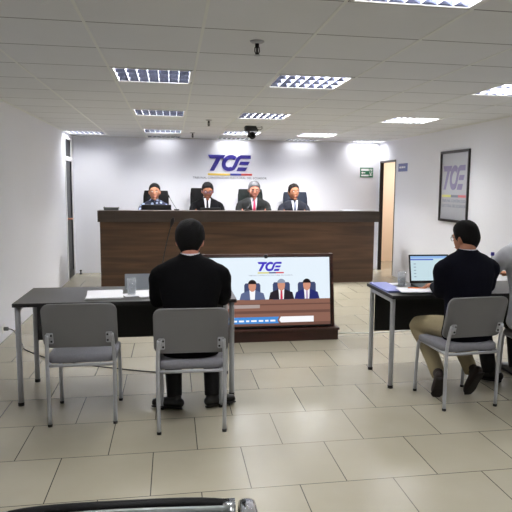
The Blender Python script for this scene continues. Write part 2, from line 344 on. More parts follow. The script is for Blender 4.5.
# ------------------------------------------------------------------ recessed ceiling lights
desc = {(0, -2): None}
def fixture(c, r_, p):
    x0 = CX0+c*CW+.012; x1 = CX0+(c+1)*CW-.012; y0 = CY0+r_*CW+.012; y1 = min(CY0+(r_+1)*CW-.012, YB-.02)
    lab = {(2, -2): 'recessed louvred light nearest the camera, cut by the top edge of the photo', (0, 2): 'dim recessed louvred light on the left, largest of its row', (2, 2): 'bright recessed louvred light right of the sprinkler, near ceiling centre',
           (5, 2): 'recessed louvred light cut by the right edge of the photo', (0, 6): 'second dim louvred light of the left row, mid ceiling', (2, 6): 'louvred ceiling light just before the black ceiling camera',
           (5, 6): 'louvred ceiling light above the framed poster side of the room', (0, 10): 'third faint louvred light of the left row, far down the ceiling', (2, 10): 'louvred light just behind the black ceiling camera',
           (4, 10): 'far louvred ceiling light left of the exit sign, nearer of two', (-2, 11): 'far louvred light above the glazed door on the left', (0, 12): 'last light of the left row, touching the back wall',
           (2, 12): 'bright light against the back wall right above the wall logo', (4, 12): 'last light at the back wall left of the exit sign', (6, 12): 'bright light in the far right corner above the open doorway'}.get((c, r_), 'recessed louvred ceiling light behind the camera, column %s row %s' % ({0: 'left', 2: 'middle', 5: 'right'}.get(c, 'x'), {-2: 'nearer', -6: 'farther'}.get(r_, 'x')))
    cx, cy = (x0+x1)/2, (y0+y1)/2; hx, hy = (x1-x0)/2, (y1-y0)/2
    t = thing('ceiling_light', lab, 'ceiling light', (cx, cy, ZC), 0, 'recessed louvred ceiling lights')
    bm = nb(); w = .018
    box(bm, -hx, hx, -hy, -hy+w, -.004, .012); box(bm, -hx, hx, hy-w, hy, -.004, .012); box(bm, -hx, -hx+w, -hy, hy, -.004, .012); box(bm, hx-w, hx, -hy, hy, -.004, .012)
    obj('frame', bm, 'white', t)
    bm = nb(); z1 = .11
    box(bm, -hx, hx, -hy, hy, z1, z1+.004); box(bm, -hx, -hx+.004, -hy, hy, .012, z1); box(bm, hx-.004, hx, -hy, hy, .012, z1); box(bm, -hx, hx, -hy, -hy+.004, .012, z1); box(bm, -hx, hx, hy-.004, hy, .012, z1)
    obj('housing', bm, 'white', t)
    bm = nb(); ix, iy = hx-w, hy-w; nrow = 3 if hy > .25 else 2
    fn = lambda u, v, d: Vector((d, u, v))
    for k in range(1, 7):       # cross blades
        x = -ix+2*ix*k/7; prism(bm, [(x-.002, -.001), (x+.002, -.001), (x+.007, .045), (x-.007, .045)], -iy, iy, lambda u, v, d: Vector((u, d, v)), 1)
    for k in range(0, nrow+1):  # V-shaped long reflectors
        y = -iy+2*iy*k/nrow; wd = .016
        poly = [(y-.003, .0), (y+.003, .0), (y+wd, .05), (y-wd, .05)]
        if k == 0: poly = [(y, 0), (y+.003, 0), (y+wd, .05), (y, .05)]
        if k == nrow: poly = [(y-.003, 0), (y, 0), (y, .05), (y-wd, .05)]
        prism(bm, poly, -ix, ix, fn)
    obj('louver', bm, ['alum', 'blade'], t)
    for k in range(nrow):
        bm = nb(); y = -iy+2*iy*(k+.5)/nrow
        tube(bm, [(-ix+.01, y, .078), (ix-.01, y, .078)], .013, 12)
        obj('tube', bm, 'tube' if c > 0 and p > .3 else 'tubedim', t, True)
    L = bpy.data.lights.new('troffer_lamp', 'AREA'); L.shape = 'RECTANGLE'; L.size = 2*ix-.04; L.size_y = 2*iy-.04; L.energy = LP*p; L.color = (1, .985, .96)
    lo = bpy.data.objects.new('troffer_lamp', L); COL.objects.link(lo); lo.location = (cx, cy, ZC+.06)
LP = 33.
for f in FIX: fixture(*f)
L = bpy.data.lights.new('corridor_lamp', 'AREA'); L.size = .6; L.energy = 38; L.color = (1, .98, .95)
lo = bpy.data.objects.new('corridor_lamp', L); COL.objects.link(lo); lo.location = (4.9, 11.3, 2.48)
# sprinklers
def sprinkler(x, y, lab, k=1.):
    t = thing('fire_sprinkler', lab, 'sprinkler', (x, y, ZC), 0, 'ceiling sprinklers'); t.scale = (1, 1, 1.4)
    bm = nb(); lathe(bm, [(.042*k, 0), (.042*k, -.003), (.03*k, -.008), (.012*k, -.010)], seg=20); obj('escutcheon', bm, 'steel', t, True)
    bm = nb(); lathe(bm, [(.012*k, -.008), (.012*k, -.025), (.006*k, -.028), (.006*k, -.055)], seg=12); tube(bm, [(-.012*k, 0, -.024), (-.014*k, 0, -.04), (-.004*k, 0, -.056)], .003*k, 6); tube(bm, [(.012*k, 0, -.024), (.014*k, 0, -.04), (.004*k, 0, -.056)], .003*k, 6); obj('nozzle', bm, 'bolt', t)
    bm = nb(); lathe(bm, [(.018*k, -.055), (.018*k, -.058)], seg=16); obj('deflector', bm, 'steel', t)
sprinkler(.494, 3.62, 'largest ceiling sprinkler, near the top centre of the photo')
sprinkler(.47, 7.95, 'middle ceiling sprinkler, left of the bright light before the camera')
sprinkler(.33, 9.9, 'smallest and farthest ceiling sprinkler near the back wall')
# ceiling camera
t = thing('ceiling_camera', 'black pan-tilt camera hanging from the ceiling in front of the wall logo', 'camera', (1.10, 8.6, ZC))
bm = nb(); prism(bm, [(-.10, -.01), (-.085, -.001), (.06, -.001), (.095, -.07), (-.09, -.075)], -.06, .06, lambda u, v, d: Vector((u, d, v))); obj('mount', bm, 'plastic', t, bevel=.006)
bm = nb(); box(bm, -.055, -.025, -.03, .03, -.16, -.07); obj('arm', bm, 'plastic', t, bevel=.004)
bm = nb(); ellipsoid(bm, (.01, -.01, -.13), (.052, .055, .052), u=24, v=16); o_ = obj('camera_head', bm, 'plastic', t, True)
bm = nb(); lathe(bm, [(.028, 0), (.028, .02), (.022, .022)], seg=20, mtx=Matrix.Translation((.01, -.055, -.135)) @ Matrix.Rotation(pi/2, 4, 'X')); obj('lens', bm, 'darkglass', o_)
bm = nb(); tube(bm, [(.07, 0, -.04), (.12, 0, -.045), (.15, 0, -.03), (.145, 0, -.003)], .004, 8, smooth=4); tube(bm, [(.08, .01, -.015), (.12, .01, -.012), (.155, .01, -.003)], .003, 8, smooth=3); obj('cable', bm, 'cable', t, True)
# ------------------------------------------------------------------ judges' bench
t = thing('judges_bench', 'long dark walnut judges bench with thick overhanging ledge at the back wall', 'bench', (0, 0, 0))
BX0, BX1, BY = -1.09, 3.337, 9.629
BX1 = 3.28
bm = nb(); box(bm, BX0, BX1, BY, BY+.03, .0, .996); obj('front_panel', bm, 'bench', t)
BX1 = 3.28
for x in (BX0, BX1-.03):
    bm = nb(); box(bm, x, x+.03, BY+.03, BY+.75, 0, .996); obj('side_panel', bm, 'bench', t)
bm = nb(); box(bm, BX0-.03, 3.355, BY-.03, BY+.27, .996, 1.17); obj('ledge', bm, 'ledge', t, bevel=.003)
bm = nb(); box(bm, BX0+.03, BX1-.03, BY+.03, BY+.72, .86, .89); obj('worktop', bm, 'ledge', t)
# ------------------------------------------------------------------ logo on the back wall
t = thing('wall_logo', 'large indigo three-letter logo with tricolour bar and caption on the back wall', 'logo', (.64, YB, 1.83))
fnw = lambda u, v, d: Vector((u, -d, v))
bms = [nb(), nb(), nb()]; add_logo(bms, .285, fnw, .012)
for b_ in bms: obj('letter', b_, 'logo', t)
for a, b_, mm in ((0, .40, 'yellow'), (.40, .60, 'blue'), (.60, .80, 'red')):
    bm = nb(); box(bm, a, b_, -.008, 0, -.08, -.045); obj('colour_bar', bm, mm, t)
bm = nb(); add_text(bm, 'TRIBUNAL CONTENCIOSO ELECTORAL DEL ECUADOR', 1.34, lambda u, v, d: Vector((u+.40, -d, v-.125)), .004, h=.036); obj('caption', bm, 'caption', t)
# exit sign on the back wall
t = thing('exit_sign', 'green and white emergency exit sign on the back wall beside the doorway', 'sign', (3.485, YB, 1.748))
bm = nb(); box(bm, 0, .255, -.008, 0, 0, .18); obj('panel', bm, 'green', t)
bm = nb(); f = lambda u, v, d: Vector((u, -.008-d, v))
prism(bm, [(.185, .03), (.235, .03), (.235, .16), (.185, .16)], 0, .002, f); prism(bm, [(.02, .12), (.17, .12), (.17, .16), (.02, .16)], 0, .002, f)
prism(bm, [(.02, .02), (.17, .02), (.17, .05), (.02, .05)], 0, .002, f); prism(bm, [(.02, .085), (.05, .06), (.05, .075), (.10, .075), (.10, .095), (.05, .095), (.05, .11)], 0, .002, f)
obj('white_field', bm, 'white', t)
bm = nb(); g2 = lambda u, v, d: Vector((u, -.0105-d, v))
prism(bm, [(.21+.01*cos(a*pi/4), .145+.01*sin(a*pi/4)) for a in range(8)], 0, .002, g2)
for s_ in ([(.205, .135), (.212, .095)], [(.212, .095), (.228, .075), (.22, .04)], [(.21, .1), (.195, .075), (.19, .05)], [(.205, .13), (.222, .11), (.232, .118)], [(.205, .13), (.192, .112), (.196, .098)]):
    for q_ in stroke(s_, .012): prism(bm, q_, 0, .0015, g2)
obj('running_figure', bm, 'green', t)
# blue door plate on the right wall
t = thing('door_plate', 'small lilac-blue plate on the right wall beside the open doorway', 'sign', (XR, 10.14, 1.835))
bm = nb(); box(bm, -.012, 0, -.40, 0, 0, .135); obj('panel', bm, 'signblue', t, bevel=.003)
bm = nb()
for k, wv in enumerate((.05, .04, .06, .035, .05)): box(bm, -.014, -.012, -.06-.055*k-wv*.8, -.06-.055*k, .055, .085)
obj('lettering', bm, 'white', t)
# framed poster on the right wall
t = thing('framed_poster', 'black framed grey poster with the violet logo hanging on the right wall', 'picture', (XR, 8.42, 1.09))
fp = lambda u, v, d: Vector((-.012-d, -u, v))
W_, H_ = .865, .99; fw_ = .035
bm = nb(); box(bm, -.03, -.002, -W_, 0, 0, fw_); box(bm, -.03, -.002, -W_, 0, H_-fw_, H_); box(bm, -.03, -.002, -fw_, 0, fw_, H_-fw_); box(bm, -.03, -.002, -W_, -W_+fw_*.6, fw_, H_-fw_); obj('frame', bm, 'blackframe', t)
bm = nb(); box(bm, -.012, -.002, -W_+.02, -.02, .02, H_-.02); pst = obj('poster', bm, 'poster', t)
bms = [nb()]*3; add_logo(bms, .245, lambda u, v, d: fp(u+.09, v*1.36+.45, d), .002); obj('printed_logo', bms[0], 'p_logo', pst)
for a, b_, mm in ((.08, .36, 'p_yellow'), (.36, .58, 'p_grey'), (.58, .80, 'p_red')):
    bm = nb(); box(bm, -.014, -.012, -b_, -a, .345, .378); obj('printed_bar', bm, mm, pst)
bm = nb(); add_text(bm, 'TRIBUNAL CONTENCIOSO', .72, lambda u, v, d: fp(u+.44, v+.295, d), .001, h=.04); add_text(bm, 'ELECTORAL DEL ECUADOR', .74, lambda u, v, d: fp(u+.44, v+.225, d), .001, h=.04); obj('printed_caption', bm, 'p_grey', pst)
# ------------------------------------------------------------------ stacking chairs
def stack_chair(label, loc, rz, group='grey stacking chairs'):
    t = thing('stacking_chair', label, 'chair', loc, rz, group)
    for s in (-1, 1):
        bm = nb(); tube(bm, [(s*.205, -.22, .012), (s*.207, -.222, .20), (s*.208, -.225, .40), (s*.207, -.232, .47), (s*.203, -.247, .55), (s*.198, -.262, .615)], .0125, 12, smooth=3)
        lg = obj('leg', bm, 'steel', t, True)
        bm = nb(); lathe(bm, [(.0145, 0), (.0145, .018)], (s*.205, -.22, 0), 12); obj('foot_cap', bm, 'rubber', lg)
        bm = nb(); tube(bm, [(s*.205, .22, .012), (s*.205, .205, .25), (s*.203, .19, .385), (s*.200, .17, .41), (s*.200, .12, .415), (s*.205, -.10, .412), (s*.207, -.215, .41)], .0125, 12, smooth=3)
        lg = obj('leg', bm, 'steel', t, True)
        bm = nb(); lathe(bm, [(.0145, 0), (.0145, .018)], (s*.205, .22, 0), 12); obj('foot_cap', bm, 'rubber', lg)
        # bracket plate
        bm = nb(); prism(bm, rrect(.042, .075, .008, 3, s*.182, .592), -.268, -.262, lambda u, v, d: Vector((u, d+.006-(v-.592)*.28+.002, v)))
        box(bm, s*.182-.004, s*.182+.004, -.275, -.255, .60, .62)
        br = obj('bracket', bm, 'steel', t)
        for zz in (.572, .612):
            bm = nb(); ellipsoid(bm, (s*.172, -.262-(zz-.592)*.28, zz), (.007, .006, .007), u=10, v=6); obj('bolt', bm, 'bolt', br)
    bm = nb(); tube(bm, [(-.207, -.222, .405), (.207, -.222, .405)], .011, 12); tube(bm, [(-.2, .14, .41), (.2, .14, .41)], .009, 12); obj('cross_bar', bm, 'steel', t, True)
    # seat pad
    bm = nb(); N = 14; rows = []
    prof = rrect(.435, .43, .06, 6, 0, -.005)
    for z, k in ((.418, .97), (.425, 1.0), (.452, 1.0), (.463, .97), (.468, .90)):
        rows.append([bm.verts.new((u*k, v*k, z+.012*(v > .1)*(-(v-.1)/.1))) for u, v in prof])
    for A, B in zip(rows, rows[1:]):
        for k in range(len(A)): bm.faces.new((A[k], A[(k+1) % len(A)], B[(k+1) % len(A)], B[k]))
    bm.faces.new(rows[0][::-1]); bm.faces.new(rows[-1]); obj('seat', bm, 'seatfab', t, True)
    # backrest shell, gently curved
    bm = nb(); prof = rrect(.462, .300, .05, 6, 0, .665)
    def bp(u, v, d): return Vector((u, -.238+d-(v-.672)*.28+.16*(-(u*u)+.0)+.0, v))
    rings = []
    for d, k in ((0, .97), (.004, 1.), (.022, 1.), (.027, .97)):
        rings.append([bm.verts.new(bp(u*k, .665+(v-.665)*k, d)) for u, v in prof])
    for A, B in zip(rings, rings[1:]):
        for k in range(len(A)): bm.faces.new((A[k], A[(k+1) % len(A)], B[(k+1) % len(A)], B[k]))
    for rg, d, k in ((rings[0], 0, .97), (rings[-1], .027, .97)):      # curved faces as horizontal strips joining mirrored outline points
        n = len(rg); 
        right = sorted([v for v in rg if v.co.x > 0], key=lambda v: v.co.z); left = sorted([v for v in rg if v.co.x < 0], key=lambda v: v.co.z)
        mids = []
        for a, b2 in zip(left, right):
            col = [a]
            for q in range(1, 8):
                x = a.co.x+(b2.co.x-a.co.x)*q/8; col.append(bm.verts.new(bp(x, (a.co.z+b2.co.z)/2, d)))
            col.append(b2); mids.append(col)
        for A, B in zip(mids, mids[1:]):
            for q in range(8): bm.faces.new((A[q], A[q+1], B[q+1], B[q]))
    bmesh.ops.holes_fill(bm, edges=[e_ for e_ in bm.edges if e_.is_boundary], sides=12)
    obj('backrest', bm, 'chairshell', t, True)
    return t
ch = stack_chair('empty grey stacking chair, leftmost, pushed up to the left table', (-.588, 4.21, 0), 0)
def dup_chair(label, loc, rz):
    c = copy_tree(ch); c.location = loc; c.rotation_euler = (0, 0, rz); c['label'] = label; return c
dup_chair('grey stacking chair under the black-suited person at the left table', (.115, 3.975, 0), radians(-1.5))
dup_chair('grey stacking chair under the navy-jacketed person in khaki trousers', (2.06, 4.12, 0), radians(5))
dup_chair('grey stacking chair under the white-shirted person at the right edge', (2.80, 4.20, 0), radians(0))
# ------------------------------------------------------------------ tables
def table(label, x0, x1, y0, y1, loc_group='dark desks with grey steel frames'):
    t = thing('office_table', label, 'table', (x0, y0, 0), 0, loc_group)
    w, d = x1-x0, y1-y0
    bm = nb(); box(bm, 0, w, 0, d, .715, .742); obj('tabletop', bm, 'tabletop', t, bevel=.003)
    for x in (.022, w-.03):
        for y in (.05, d-.08):
            bm = nb()
            yo = .06 if y < .2 else -.0
            tube(bm, [(x, y, .02), (x, y, .66), (x, y+(.012 if y < .2 else -.012), .685), (x, y+(.04 if y < .2 else -.04), .698)], .019, 14, smooth=3)
            lg = obj('leg', bm, 'steel', t, True)
            bm = nb(); lathe(bm, [(.021, 0), (.021, .025)], (x, y, 0), 14); obj('foot_cap', bm, 'rubber', lg)
        bm = nb(); box(bm, x-.018, x+.018, .085, d-.11, .683, .714); obj('top_rail', bm, 'steel', t, bevel=.004)
    bm = nb(); box(bm, .042, w-.05, d-.11, d-.092, .345, .714); obj('modesty_panel', bm, 'blackpanel', t)
    bm = nb(); box(bm, -.0012, w+.0012, -.0012, d+.0012, .716, .7405); obj('edge_band', bm, 'blackpanel', t)
    return t
table('dark table with a person in a black suit, left side of the room', -1.09, .455, 4.37, 5.04)
table('dark table with an open laptop, right side of the room', 1.648, 3.20, 4.36, 4.985)
# ------------------------------------------------------------------ television on its wooden stand
TW, TH, TILT = 1.285, .722, radians(9)
t = thing('television_stand', 'low reddish dark wooden stand carrying the tilted television', 'stand', (.97, 5.95, 0))
bm = nb(); box(bm, -.70, .70, 0, .34, .0, .105); obj('base', bm, 'redwood', t, bevel=.003)
bm = nb(); box(bm, -.71, .71, -.02, .34, .105, .13); obj('ledge', bm, 'redwood', t, bevel=.003)
bm = nb(); prism(bm, [(.075, .13), (.34, .13), (.26, .87), (.195, .87)], -.68, -.65, lambda u, v, d: Vector((d, u, v))); obj('side_panel', bm, 'redwood', t)
bm = nb(); prism(bm, [(.075, .13), (.34, .13), (.26, .87), (.195, .87)], .65, .68, lambda u, v, d: Vector((d, u, v))); obj('side_panel', bm, 'redwood', t)
bm = nb(); prism(bm, [(.080, .13), (.10, .13), (.218, .87), (.198, .87)], -.65, .65, lambda u, v, d: Vector((d, u, v))); obj('back_board', bm, 'redwood', t)
tv = thing('television', 'large television showing the hearing broadcast, leaning back on its wooden stand', 'television', (.963, 5.975, .141)); tv.rotation_euler = (-TILT, 0, 0)
bm = nb(); box(bm, -TW/2, TW/2, 0, .045, 0, TH); obj('bezel', bm, 'plastic', tv, bevel=.004)
sw, sh_ = TW-.022, TH-.03
fs = lambda u, v, d: Vector((-sw/2+u*sw, -.0005-d, .018+(1-v)*sh_))        # u right 0..1, v down 0..1
scn = ['sc_bg', 'sc_logo', 'sc_y', 'sc_b', 'sc_r', 'sc_grey', 'sc_bench', 'sc_bench2', 'sc_band', 'sc_banner', 'sc_white', 'sc_suit1', 'sc_suit2', 'sc_suit3', 'sc_skin', 'sc_hair', 'sc_hairg', 'sc_chair', 'sc_tie', 'sc_tieb']
ix = {n[3:]: i for i, n in enumerate(scn)}
bm = nb(); lay = [0]
def P(poly, c, l): prism(bm, poly, 0, .0004+.0003*l+lay[0], fs, ix[c]); lay[0] += .000004
def RQ(u0, u1, v0, v1, c, l): P([(u0, v0), (u1, v0), (u1, v1), (u0, v1)], c, l)
def EL(cu, cv, ru, rv, c, l, n=14): P([(cu+ru*cos(2*pi*k/n), cv+rv*sin(2*pi*k/n)) for k in range(n)], c, l)
RQ(0, 1, 0, 1, 'bg', 0); RQ(0, 1, .615, 1, 'bench', 1)
for v0, v1 in ((.68, .70), (.78, .82), (.955, 1)): RQ(0, 1, v0, v1, 'bench2', 2)
RQ(.12, .42, .69, .74, 'band', 3)
asp = sw/sh_
for g_, polys in enumerate(logo_polys()):
    for p_ in polys: P([(.407+u_*.072, .065+(1-v_)*.135) for u_, v_ in p_], 'logo', 2)
for a, b_, c in ((.407, .50, 'y'), (.50, .555, 'b'), (.555, .62, 'r')): RQ(a, b_, .215, .235, c, 2)
add_text(bm, 'TRIBUNAL CONTENCIOSO ELECTORAL DEL ECUADOR', .36*sw, lambda u, v, d: fs(.513, .262, 0)+Vector((u, -.001-d, v)), .0006, ix['grey'], h=.012)
def scr_person(cu, top, suit, hair, tie, chw):
    P([(cu-chw, top+.08), (cu-chw+.01, top+.05), (cu+chw-.01, top+.05), (cu+chw, top+.08), (cu+chw, .62), (cu-chw, .62)], 'chair', 1)
    P([(cu-.104, .615), (cu-.090, top+.20), (cu-.03, top+.155), (cu+.03, top+.155), (cu+.090, top+.20), (cu+.104, .615)], suit, 2)
    P([(cu-.024, top+.15), (cu+.024, top+.15), (cu+.018, .615), (cu-.018, .615)], 'white', 3)
    P([(cu-.007, top+.17), (cu+.007, top+.17), (cu+.010, .615), (cu-.010, .615)], tie, 4)
    EL(cu, top+.09, .031, .085, 'skin', 5); P([(cu+.034*cos(a), top+.062-.062*sin(a)) for a in [k*pi/10 for k in range(11)]], hair, 6)
scr_person(.362, .325, 'suit1', 'hair', 'white', .065); scr_person(.598, .315, 'suit2', 'hairg', 'tie', .07); scr_person(.808, .318, 'suit3', 'hair', 'tieb', .075)
P([(.06, .870), (.575, .870), (.56, .92), (.575, .965), (.06, .965)], 'banner', 4); P([(.59, .870), (.86, .870), (.86, .955), (.59, .955), (.575, .92)], 'white', 4)
x = .10
for k in range(9):           # the tiny illegible white letters of the blue strip
    wv = (.03, .05, .035, .045, .028, .05, .04, .03, .045)[k]; RQ(x, x+wv*.9, .913, .938, 'white', 5); x += wv+.012
obj('screen', bm, scn, tv)
bm = nb(); ellipsoid(bm, (-.03, .0, TH+.008), (.022, .018, .012)); box(bm, -.045, -.015, -.008, .02, TH-.02, TH+.004); obj('webcam', bm, 'plastic', tv, True)
# ------------------------------------------------------------------ things on the left table
TZ = .742
def sheet_stack(name, label, cx, cy, w, d, rz, n, m='paper', h=.0012, z=TZ, cat='papers'):
    bm = nb()
    for k in range(n):
        a = radians(random.uniform(-2.5, 2.5)); ox, oy = random.uniform(-.006, .006), random.uniform(-.006, .006)
        box(bm, -w/2, w/2, -d/2, d/2, h*k+.0004, h*(k+1), Matrix.Translation((ox, oy, 0)) @ Matrix.Rotation(a, 4, 'Z'))
    o = obj(name, bm, m, loc=(cx, cy, z)); o.rotation_euler = (0, 0, rz); return tag(o, label, cat)
sheet_stack('paper_stack', 'white sheets of paper lying on the left table, left of the water glass', -.50, 4.64, .25, .34, radians(4), 9)
sheet_stack('paper_sheets', 'white papers on the left table, right of the water glass beside the suited person', -.18, 4.66, .17, .30, radians(12), 6)
def glass(label, x, y, z, r, h, fill, mat_in='water'):
    t = thing('drinking_glass', label, 'glass', (x, y, z))
    bm = nb(); lathe(bm, [(r*.82, 0), (r, h), (r-.0025, h), (r*.82-.0025, .008), (.002, .008)], seg=28); obj('tumbler', bm, 'glass', t, True)
    bm = nb(); lathe(bm, [(r*.80-.003, .009), (r*.80-.003+(r*.18)*fill, h*fill)], seg=28); obj('water', bm, mat_in, t, True)
glass('glass of water on a white napkin on the left table', -.305, 4.62, TZ+.004, .036, .125, .75)
bm = nb(); box(bm, -.06, .06, -.06, .06, 0, .003); nk = tag(obj('napkin', bm, 'paper', loc=(-.305, 4.62, TZ+.0005)), 'white napkin under the water glass on the left table', 'napkin'); nk.rotation_euler = (0, 0, .3)
t = thing('name_plate', 'upright grey acrylic name plate behind the water glass on the left table', 'name plate', (-.22, 4.90, TZ))
bm = nb(); box(bm, -.155, .155, -.003, .003, .004, .12, Matrix.Rotation(radians(-8), 4, 'X')); obj('plate', bm, 'plate', t)
bm = nb(); box(bm, -.155, .155, -.03, .035, 0, .004); obj('base', bm, 'plate', t)
def gooseneck(label, loc, pts, group='gooseneck microphones', k=1.):
    t = thing('microphone', label, 'microphone', loc, 0, group)
    bm = nb(); prism(bm, rrect(.10*k, .13*k, .02*k, 4), 0, .025*k, lambda u, v, d: Vector((u, v, d))); obj('base', bm, 'plastic', t, bevel=.003)
    bm = nb(); tube(bm, [(0, 0, .02)]+pts, .0042*k, 8, smooth=4); st = obj('stem', bm, 'plastic', t, True)
    a, b_ = Vector(pts[-2]), Vector(pts[-1]); d = (b_-a).normalized()
    bm = nb(); tube(bm, [b_-d*.01, b_+d*.015, b_+d*.045, b_+d*.055], [.006*k, .014*k, .015*k, .008*k], 12, rnd=True); obj('foam_head', bm, 'rubber', t, True)
gooseneck('black gooseneck microphone rising in front of the black-suited person', (-.09, 4.78, TZ), [(0, 0, .12), (.02, .0, .26), (.055, -.01, .42), (.082, -.02, .515)])
# ------------------------------------------------------------------ things on the right table
t = thing('laptop', 'open black laptop showing a pale page on the right table', 'laptop', (2.145, 4.70, TZ), radians(-2))
bm = nb(); prism(bm, rrect(.345, .24, .012, 3), 0, .018, lambda u, v, d: Vector((u, v, d))); bs = obj('base', bm, 'plastic', t, bevel=.002)
bm = nb()
for rr_ in range(5):
    for cc in range(14): box(bm, -.152+cc*.0218, -.134+cc*.0218, -.01+rr_*.021, .007+rr_*.021, .018, .0195)
obj('keyboard', bm, 'greybox', bs)
hl = Matrix.Translation((0, .122, .018)) @ Matrix.Scale(1.02, 4) @ Matrix.Rotation(radians(-14), 4, 'X')
bm = nb(); box(bm, -.1725, .1725, -.004, .004, 0, .238, hl); ld = obj('lid', bm, 'plastic', t, bevel=.002)
bm = nb(); f = lambda u, v, d: hl @ Vector((-.16+u*.32, -.0042-d, .225-v*.205))
def LQ(u0, u1, v0, v1, mi, l): prism(bm, [(u0, v0), (u1, v0), (u1, v1), (u0, v1)], 0, .0003*l, f, mi)
LQ(0, 1, 0, 1, 0, 1); LQ(0, 1, 0, .10, 2, 2); LQ(0, .62, .12, .17, 1, 2)
for k in range(5): LQ(.08, .14, .30+.13*k, .34+.13*k, 3, 2)
obj('screen', bm, ['lap_bg', 'lap_blue', 'lap_sky', 'lap_grey'], ld)
glass('patterned drinking glass on the right table beside the laptop', 1.885, 4.79, TZ+.0005, .038, .125, .6)
bm = nb(); prism(bm, [(-.02, .03), (.0, .035), (.015, .07), (.01, .095), (-.005, .09), (-.018, .06)], 0, .001, lambda u, v, d: Vector((1.895+u, 4.84-.0385-d, TZ+v)))
bpy.data.objects.remove(obj('x', bm, 'plastic')) 
bm = nb(); prism(bm, rrect(.15, .44, .01, 3), 0, .014, lambda u, v, d: Vector((u, v, d))); fo = tag(obj('folder', bm, 'bluefolder', loc=(1.728, 4.72, TZ), bevel=.002), 'lilac-blue folder at the left end of the right table', 'folder'); fo.rotation_euler = (0, 0, 0)
o_ = sheet_stack('paper_sheets', 'white papers on the right table in front of the laptop', 1.90, 4.49, .30, .21, radians(-8), 6, z=TZ+.0145)
bm = nb(); tube(bm, [(-.075, 0, .004), (.06, .0, .004), (.075, 0, .004)], [.004, .004, .001], 8); pn = tag(obj('pen', bm, 'orange', smooth=True, loc=(1.92, 4.54, TZ+.0222)), 'orange pen lying on the white papers of the right table', 'pen'); pn.rotation_euler = (0, 0, radians(-12))
sheet_stack('crumpled_paper', 'white paper slips behind the folder near the drinking glass', 1.88, 4.90, .14, .08, radians(5), 4, z=TZ)
t = thing('water_bottle', 'clear plastic water bottle with a navy cap on the right table', 'bottle', (2.70, 4.80, TZ))
bm = nb(); lathe(bm, [(.030, 0), (.034, .006), (.034, .07), (.031, .08), (.034, .09), (.034, .17), (.028, .20), (.014, .235), (.013, .255), (.011, .255), (.012, .233), (.026, .198), (.032, .168), (.029, .08), (.032, .068), (.032, .009)], seg=28); obj('body', bm, 'glass', t, True)
bm = nb(); lathe(bm, [(.031, .010), (.031, .15)], seg=28); obj('water', bm, 'water', t, True)
bm = nb(); lathe(bm, [(.0155, .25), (.0155, .275), (.013, .278)], seg=20); obj('cap', bm, 'bluecap', t)
# ------------------------------------------------------------------ things on the judges' ledge
LZt = 1.17
t = thing('document_tray', 'small grey box on the left end of the judges bench ledge', 'box', (-.925, 9.76, LZt))
bm = nb(); prism(bm, [(-.105, 0), (.105, 0), (.112, .055), (.10, .045), (-.10, .045), (-.112, .055)], -.08, .08, lambda u, v, d: Vector((u, d, v))); obj('tray', bm, 'greybox', t)
sheet_stack('paper_sheets', 'papers lying flat on the right end of the judges bench ledge', 2.92, 9.76, .36, .2, 0, 6, 'papergrey', .0025, LZt)
def monitor(label, x, y, w, top):
    t = thing('desk_monitor', label, 'monitor', (x, y, .89), 0, 'black monitors on the judges bench')
    h = top-.89
    bm = nb(); box(bm, -w/2, w/2, -.012, .012, h-.26, h); obj('panel', bm, 'plastic', t, bevel=.006)
    bm = nb(); box(bm, -.025, .025, -.03, -.012, .01, h-.1); obj('stand_neck', bm, 'plastic', t)
    bm = nb(); prism(bm, rrect(.2, .14, .02, 3), 0, .01, lambda u, v, d: Vector((u, v-.01, d))); obj('stand_base', bm, 'plastic', t)
monitor('black monitor on the bench in front of the person in the patterned blouse', -.25, 10.06, .47, 1.25)
monitor('black monitor on the bench in front of the bespectacled person in black', .62, 10.06, .33, 1.205)
gooseneck('thin gooseneck microphone beside the person in the patterned blouse', (.07, 9.80, LZt), [(-.02, .02, .05), (-.07, .06, .13), (-.11, .10, .20)], k=.8)
gooseneck('gooseneck microphone in front of the grey-haired person', (1.19, 9.80, LZt), [(.02, .02, .05), (.06, .06, .10), (.10, .10, .15)], k=.8)
